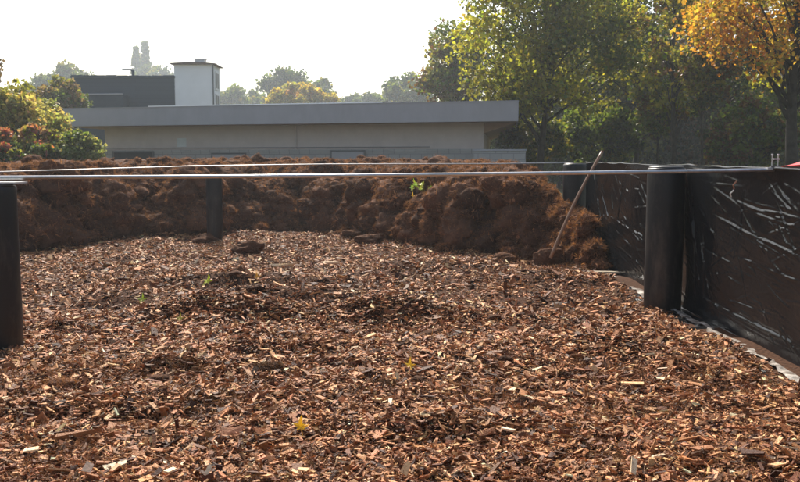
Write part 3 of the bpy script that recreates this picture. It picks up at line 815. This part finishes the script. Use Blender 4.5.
def tree(name, label, cat, px, d, top, hw, bot, pal, n, leaf, group=None, nclump=60, cr=.30, seed=1, trunk=.02, colour_fn=None, lean=0, shape=1.0, trunk_base=None, depth=1.0):
    """crown fills photo rows top..bot and px +- hw at distance d"""
    global rng
    rng = np.random.default_rng(seed); rr = random.Random(seed)
    cx = (px - 400) / F * d
    zt_ = at(px, top, d).z; zb = at(px, bot, d).z
    cz_ = (zt_ + zb) / 2; rzv = (zt_ - zb) / 2; rx = hw / F * d
    o = empty(name, (cx, d, ZG), label, cat, group)
    # clump centres
    C = []
    while len(C) < nclump:
        p = np.array([rr.uniform(-1, 1), rr.uniform(-1, 1), rr.uniform(-1, 1)])
        q = np.linalg.norm(p)
        if q > 1: continue
        if rr.random() > .25 + .75 * q: continue
        wz = 1 if shape == 1.0 else max(.05, 1 - (1 - shape) * (p[2] + 1) / 2)
        C.append((p[0] * rx * wz * .92, p[1] * rx * depth * wz * .92, cz_ - ZG + p[2] * rzv * .94))
    C = np.array(C)
    rcl = cr * min(rx, rzv) * np.array([rr.uniform(.6, 1.35) for _ in C])
    wgt = rcl ** 2; cnt = np.maximum(6, (n * wgt / wgt.sum()).astype(int))
    pal_c = np.array([c for c, w in pal]); pal_w = np.array([w for c, w in pal]); pal_w = pal_w / pal_w.sum()
    b = MB()
    pos = []; cols = []
    for c, r, k in zip(C, rcl, cnt):
        g_ = rng.normal(0, .5, (k, 3)); q = np.linalg.norm(g_, axis=1)[:, None]
        g_ = g_ / (q + 1e-6) * np.minimum(q, 1.15) * r; g_[:, 2] *= .8; g_[:, 2] -= .12 * (g_[:, 0] ** 2 + g_[:, 1] ** 2) / r
        pos.append(c + g_)
        base = pal_c[rng.choice(len(pal_c), p=pal_w)] if colour_fn is None else np.array(colour_fn(c[0] / rx, (c[2] + ZG - cz_) / rzv, rr))
        mixc = np.where(rng.random((k, 1)) < .75, base[None], pal_c[rng.choice(len(pal_c), k, p=pal_w)])
        cols.append(np.clip(mixc * (1 + rng.normal(0, .22, (k, 1))) * (1 + rng.normal(0, .08, (k, 3))), .006, .8))
    add_leaves(b, np.concatenate(pos), leaf, np.concatenate(cols).astype(np.float32))
    # trunk and limbs
    tb = MB(); tr = trunk * (zt_ - ZG)
    hb = max(.3, zb - ZG); ht = (cz_ - ZG) + rzv * .55
    wob = lambda t: Vector((lean * t * rx + .08 * rx * math.sin(3.1 * t + seed), .06 * rx * math.sin(2.3 * t + 2 * seed), 0))
    tp = [Vector((0, 0, t * ht)) + wob(t) for t in np.linspace(0, 1, 9)]
    tb.tube(tp, [tr * (1.25 if i == 0 else 1 - .82 * i / 8) for i in range(9)], 9)
    for c, r in list(zip(C, rcl))[:min(len(C), 46)]:
        zc = c[2]; t0 = min(.96, max(.12, (zc - abs(c[0]) * .55 - .25 * rzv) / ht)) if hb < zc else .3
        t0 = max(t0, min(.6, hb / ht * .75))
        i0 = t0 * 8; k = int(i0); p0 = tp[k].lerp(tp[min(8, k + 1)], i0 - k)
        c_ = Vector(c); mid = p0.lerp(c_, .5) + Vector((0, 0, .12 * rzv * rr.uniform(-.3, 1)))
        r0 = max(.012, tr * (1 - .8 * t0) * .5)
        tb.tube([p0, p0.lerp(mid, .55) + Vector((rr.gauss(0, .03), rr.gauss(0, .03), 0)) * rx, mid, c_], [r0, r0 * .75, r0 * .55, r0 * .22], 5)
    tb.build('trunk', M['bark'], o, smooth=True)
    b.build('crown', M['leaf'], o)
    return o

W = 'trees of the wood beside the bed'
def orange_fn(x, z, rr):
    if x < .12 + .3 * rr.gauss(0, 1): return rr.choice([ORANGE, (.56, .31, .04), (.48, .24, .03), (.54, .34, .05)])
    return rr.choice([OLIVE, (.20, .14, .02), YGREEN, (.34, .16, .02)])
def maple_fn(x, z, rr):
    if x < -.35: return rr.choice([YGREEN, (.42, .38, .05), OLIVE])
    return rr.choice([GREEN, OLIVE, YGREEN, YGREEN])
tree('maple_tree', 'big yellow green maple overhanging the end of the low building', 'tree', 545, 33, -60, 92, 132, [(GREEN, 2), (OLIVE, 3), (YGREEN, 3)], 21000, .17, W, 120, .22, 11, .016, maple_fn, depth=.8)
tree('broadleaf_tree', 'hazy olive brown rounded tree behind the big maple', 'tree', 452, 56, 24, 36, 108, [(OLIVE, 3), (BROWN, 1.5), (GREEN, 2)], 7000, .26, W, 60, .30, 12, .016)
tree('broadleaf_tree', 'tall gappy green tree with sky showing through its middle', 'tree', 632, 40, -95, 62, 92, [(GREEN, 3), (OLIVE, 2), (YGREEN, 1)], 9500, .18, W, 90, .22, 13, .012)
tree('broadleaf_tree', 'tall dark green tree just behind the gappy one', 'tree', 588, 47, -10, 50, 112, [(DEEP, 2), (GREEN, 3), (OLIVE, 2)], 5000, .22, W, 60, .24, 14, .014)
tree('broadleaf_tree', 'slender tree with drooping yellow tinged leaves beside the orange maple', 'tree', 672, 34, -80, 42, 128, [(OLIVE, 3), (YGREEN, 2), (YELLOW, .7), (BROWN, 1)], 4500, .18, W, 70, .22, 15, .011)
tree('orange_maple', 'maple with glowing orange leaves hanging over the wall', 'tree', 800, 25, -150, 118, 92, [(ORANGE, 3), (OLIVE, 2), (YELLOW, 1)], 17000, .135, W, 90, .24, 16, .020, orange_fn, depth=.8)
tree('broadleaf_tree', 'deep green tree rising behind the orange maple', 'tree', 722, 45, -60, 62, 120, [(DEEP, 2), (GREEN, 3), (OLIVE, 2)], 6500, .22, W, 80, .24, 17, .013)
tree('broadleaf_tree', 'dark tree at the wood edge past the orange maple', 'tree', 815, 42, -80, 66, 125, [(DEEP, 3), (GREEN, 2), (BROWN, 1)], 6500, .23, W, 80, .24, 18, .015)
tree('broadleaf_tree', 'outermost broad tree of the wood behind the red cloth', 'tree', 900, 38, -80, 75, 125, [(GREEN, 3), (OLIVE, 2)], 14000, .22, W, 70, .3, 19, .015)
tree('broadleaf_tree', 'thin stemmed sapling standing between the two dark trunks', 'tree', 655, 37, 60, 26, 140, [(GREEN, 2), (OLIVE, 2), (BROWN, 1)], 3000, .15, W, 34, .3, 20, .012)
tree('broadleaf_tree', 'thin bare stemmed tree with sparse leaves behind the film wall', 'tree', 700, 30, 20, 30, 120, [(OLIVE, 2), (BROWN, 2), (DEEP, 2)], 3200, .14, W, 36, .3, 21, .010)
tree('broadleaf_tree', 'low bushy young tree with pale yellow leaves at building end', 'tree', 532, 36, 118, 34, 166, [(GREEN, 3), (OLIVE, 3), (YELLOW, .5), (DEEP, 1)], 6000, .16, W, 50, .34, 22, .02)
tree('broadleaf_tree', 'dark leafy young tree right behind the leaning handle', 'tree', 600, 38, 100, 44, 166, [(DEEP, 2), (GREEN, 3), (OLIVE, 1)], 8000, .18, W, 55, .32, 23, .02)
tree('broadleaf_tree', 'brownish young tree under the drooping yellow tinged tree', 'tree', 745, 34, 98, 48, 166, [(DEEP, 2), (BROWN, 2), (GREEN, 2), (OLIVE, 1)], 8000, .17, W, 55, .3, 24, .02)
# dense wood behind: reads as one mass
rng = np.random.default_rng(90); b = MB(); tb = MB(); rr = random.Random(90)
for k in range(46):
    px = 500 + k * 11.5 + rr.uniform(-8, 8); d = rr.uniform(58, 72); x_ = (px - 400) / F * d
    hgt = rr.uniform(6, 12.5); r_ = rr.uniform(1.6, 2.9)
    col = np.array(rr.choice([DEEP, DARK, GREEN, OLIVE, BROWN, DEEP])) * .72
    for q in range(20):
        c = np.array((x_ + rr.gauss(0, r_ * .6), d + rr.gauss(0, 1.6), ZG + rr.uniform(.5, hgt)))
        k_ = 170; g_ = rng.normal(0, .55, (k_, 3)) * 1.15
        add_leaves(b, c + g_, .34, jit(col, k_, .25))
    tb.tube([(x_, d, ZG), (x_ + .2, d, hgt * .5), (x_ + rr.gauss(0, .4), d, hgt)], [.16, .11, .04], 6)
wd = b.build('wood_undergrowth', M['leaf']); tag(wd, kind='stuff')
tb.build('trunks', M['bark'], wd)

# left side shrubs and trees
S_ = 'shrubs beside the low building'
tree('autumn_shrub', 'big golden yellow shrub, tallest beside the building', 'shrub', 14, 30, 86, 56, 168, [((.46, .37, .13), 3), ((.30, .29, .10), 3), ((.42, .27, .09), 1), (OLIVE, 1)], 9000, .17, S_, 70, .3, 31, .03, None)
tree('autumn_shrub', 'red leaved shrub directly below the golden one', 'shrub', 42, 27.5, 122, 19, 152, [(RED, 2), ((.36, .2, .1), 2), (OLIVE, 1.5), (YGREEN, .5)], 1700, .13, S_, 34, .34, 32, .03)
tree('autumn_shrub', 'red shrub cut off by the photo edge', 'shrub', 0, 27, 126, 15, 152, [(RED, 3), ((.40, .2, .1), 2), (OLIVE, 1)], 1600, .13, S_, 30, .4, 33, .03)
tree('autumn_shrub', 'grey green shrub against the end of the building wall', 'shrub', 78, 28, 132, 24, 172, [((.26, .27, .10), 3), ((.34, .31, .11), 1), (GREEN, 2)], 4800, .13, S_, 44, .32, 34, .03)
tree('autumn_shrub', 'low dark green shrub with red tips under the red one', 'shrub', 20, 26.5, 142, 42, 176, [(GREEN, 3), (DEEP, 2), (RED, .8), (OLIVE, 1)], 5200, .14, S_, 46, .3, 35, .03)
tree('autumn_tree', 'brownish tree cut off at the photo edge', 'tree', -30, 40, 38, 38, 100, [(BROWN, 3), ((.2, .12, .06), 2), (OLIVE, 1)], 9000, .2, None, 50, .3, 36, .018)
tree('autumn_tree', 'pale orange brown tree between golden shrub and clad block', 'tree', 62, 50, 78, 24, 130, [((.22, .14, .06), 3), (OLIVE, 2), (GREEN, 1)], 6000, .22, None, 46, .32, 37, .02)
FARG = 'distant trees along the skyline'
FG = [(GREEN, 3), (OLIVE, 2), (DEEP, 2)]
tree('distant_tree', 'hazy round tree above the orange brown one', 'tree', 74, 180, 66, 22, 115, FG, 5000, 0.90, FARG, 40, .34, 41, .018)
tree('distant_tree', 'hazy rounded tree filling the gap beside the orange brown tree', 'tree', 54, 170, 76, 20, 116, FG, 4000, .85, FARG, 40, .34, 53, .018)
tree('distant_tree', 'hazy low tree peeping over the golden shrub', 'tree', 38, 190, 86, 26, 120, FG, 4500, 0.90, FARG, 40, .34, 42, .018)
tree('distant_tree', 'spired tree, taller of the two behind the clad block', 'tree', 149, 285, 37, 8.5, 92, FG, 3600, 1.08, FARG, 90, .24, 43, .012, None, 0, .12)
tree('distant_tree', 'spired tree, shorter of the two behind the clad block', 'tree', 140.5, 277, 45, 7.5, 92, FG, 3000, 1.08, FARG, 80, .24, 44, .012, None, 0, .15)
tree('distant_tree', 'wide hazy tree at the foot of the two spired ones', 'tree', 158, 266, 66, 19, 100, FG, 3600, 1.08, FARG, 40, .36, 45, .018)
tree('distant_tree', 'low hazy tree beside the white tower', 'tree', 242, 190, 87, 34, 122, FG, 4800, 0.90, FARG, 44, .34, 46, .018)
tree('distant_tree', 'large domed blue green tree above the middle of the roof', 'tree', 290, 174, 72, 31, 124, FG, 8000, 0.83, FARG, 60, .3, 47, .018)
tree('distant_tree', 'second lower dome leaning on the large domed tree', 'tree', 322, 182, 82, 20, 120, FG, 4500, 0.83, FARG, 40, .34, 48, .018)
tree('distant_tree', 'yellow tree glowing before the large domed tree', 'tree', 301, 125, 84, 36, 122, [((.42, .30, .04), 4), ((.30, .25, .05), 2), (ORANGE, .4)], 8000, 0.54, FARG, 60, .3, 49, .018)
tree('distant_tree', 'small hazy tree low between the yellow and the jagged tree', 'tree', 358, 199, 93, 38, 122, FG, 4000, 0.90, FARG, 40, .34, 50, .018)
tree('distant_tree', 'jagged mid green tree left of the olive brown one', 'tree', 408, 155, 76, 27, 120, FG, 7000, 0.65, FARG, 50, .3, 51, .018)
tree('distant_tree', 'lowest hazy tree between the jagged tree and small one', 'tree', 384, 209, 91, 18, 120, FG, 3500, 0.90, FARG, 36, .34, 52, .018)
# far hedge of the horizon
rng = np.random.default_rng(91); b = MB(); rr = random.Random(91)
for k in range(150):
    d = rr.uniform(230, 262); a_ = R(-62 + k * .83); x_ = math.sin(a_) * d; y_ = math.cos(a_) * d
    for q in range(7):
        c = np.array((x_ + rr.gauss(0, 3), y_, ZG + rr.uniform(.5, 15.5 + 3 * math.sin(k * .9))))
        add_leaves(b, c + rng.normal(0, 1.9, (70, 3)), 1.5, jit(rr.choice([GREEN, DEEP, OLIVE]), 70, .25))
tag(b.build('far_woodland', M['leaf']), kind='stuff')

# ------------------------------------------------------------------ haze
HZ = 0.0008
b = MB(); b.box(-560, 560, -560, 560, ZG - 1.1, 52)
m = bpy.data.materials.new('haze'); m.use_nodes = True; N = m.node_tree.nodes
N.remove(N['Principled BSDF']); pv = N.new('ShaderNodeVolumePrincipled')
pv.inputs['Color'].default_value = (.85, .93, 1, 1); pv.inputs['Density'].default_value = HZ; pv.inputs['Anisotropy'].default_value = .45
m.node_tree.links.new(pv.outputs[0], N['Material Output'].inputs['Volume'])
tag(b.build('haze', m), kind='stuff')

# ------------------------------------------------------------------ light
AZ, EL = -12.0, 44.0
w = bpy.data.worlds.new('World'); sc.world = w; w.use_nodes = True
N = w.node_tree.nodes; bg = N['Background']
sky = N.new('ShaderNodeTexSky'); sky.sky_type = 'NISHITA'; sky.sun_disc = False
sky.sun_elevation = R(EL); sky.sun_rotation = R(AZ); sky.air_density = 1.2; sky.dust_density = 2.5; sky.ozone_density = 1
w.node_tree.links.new(sky.outputs[0], bg.inputs[0]); bg.inputs[1].default_value = .10
sl = bpy.data.lights.new('sun', 'SUN'); sl.energy = 5.0; sl.angle = R(.5); sl.color = (1, .93, .82)
so = bpy.data.objects.new('sun', sl); COL.objects.link(so)
d = Vector((math.sin(R(AZ)) * math.cos(R(EL)), math.cos(R(AZ)) * math.cos(R(EL)), math.sin(R(EL))))
so.rotation_euler = d.to_track_quat('Z', 'Y').to_euler()

cam = bpy.data.cameras.new('camera'); cam.lens = F / 800 * 36; cam.sensor_width = 36; cam.clip_start = .05; cam.clip_end = 3000
co = bpy.data.objects.new('camera', cam); COL.objects.link(co); co.location = (0, 0, H); co.rotation_euler = (R(90) - PITCH, 0, 0)
sc.camera = co

vs = sc.view_settings; vs.view_transform = 'Standard'; vs.look = 'None'; vs.gamma = 1; vs.use_curve_mapping = False; vs.exposure = .86
c = sc.cycles
c.max_bounces = 6; c.diffuse_bounces = 3; c.glossy_bounces = 3; c.transmission_bounces = 4; c.volume_bounces = 1; c.transparent_max_bounces = 4
c.use_denoising = True; c.denoiser = 'OPENIMAGEDENOISE'; c.denoising_input_passes = 'RGB_ALBEDO_NORMAL'; c.denoising_prefilter = 'ACCURATE'; c.sample_clamp_indirect = 6; c.sample_clamp_direct = 0
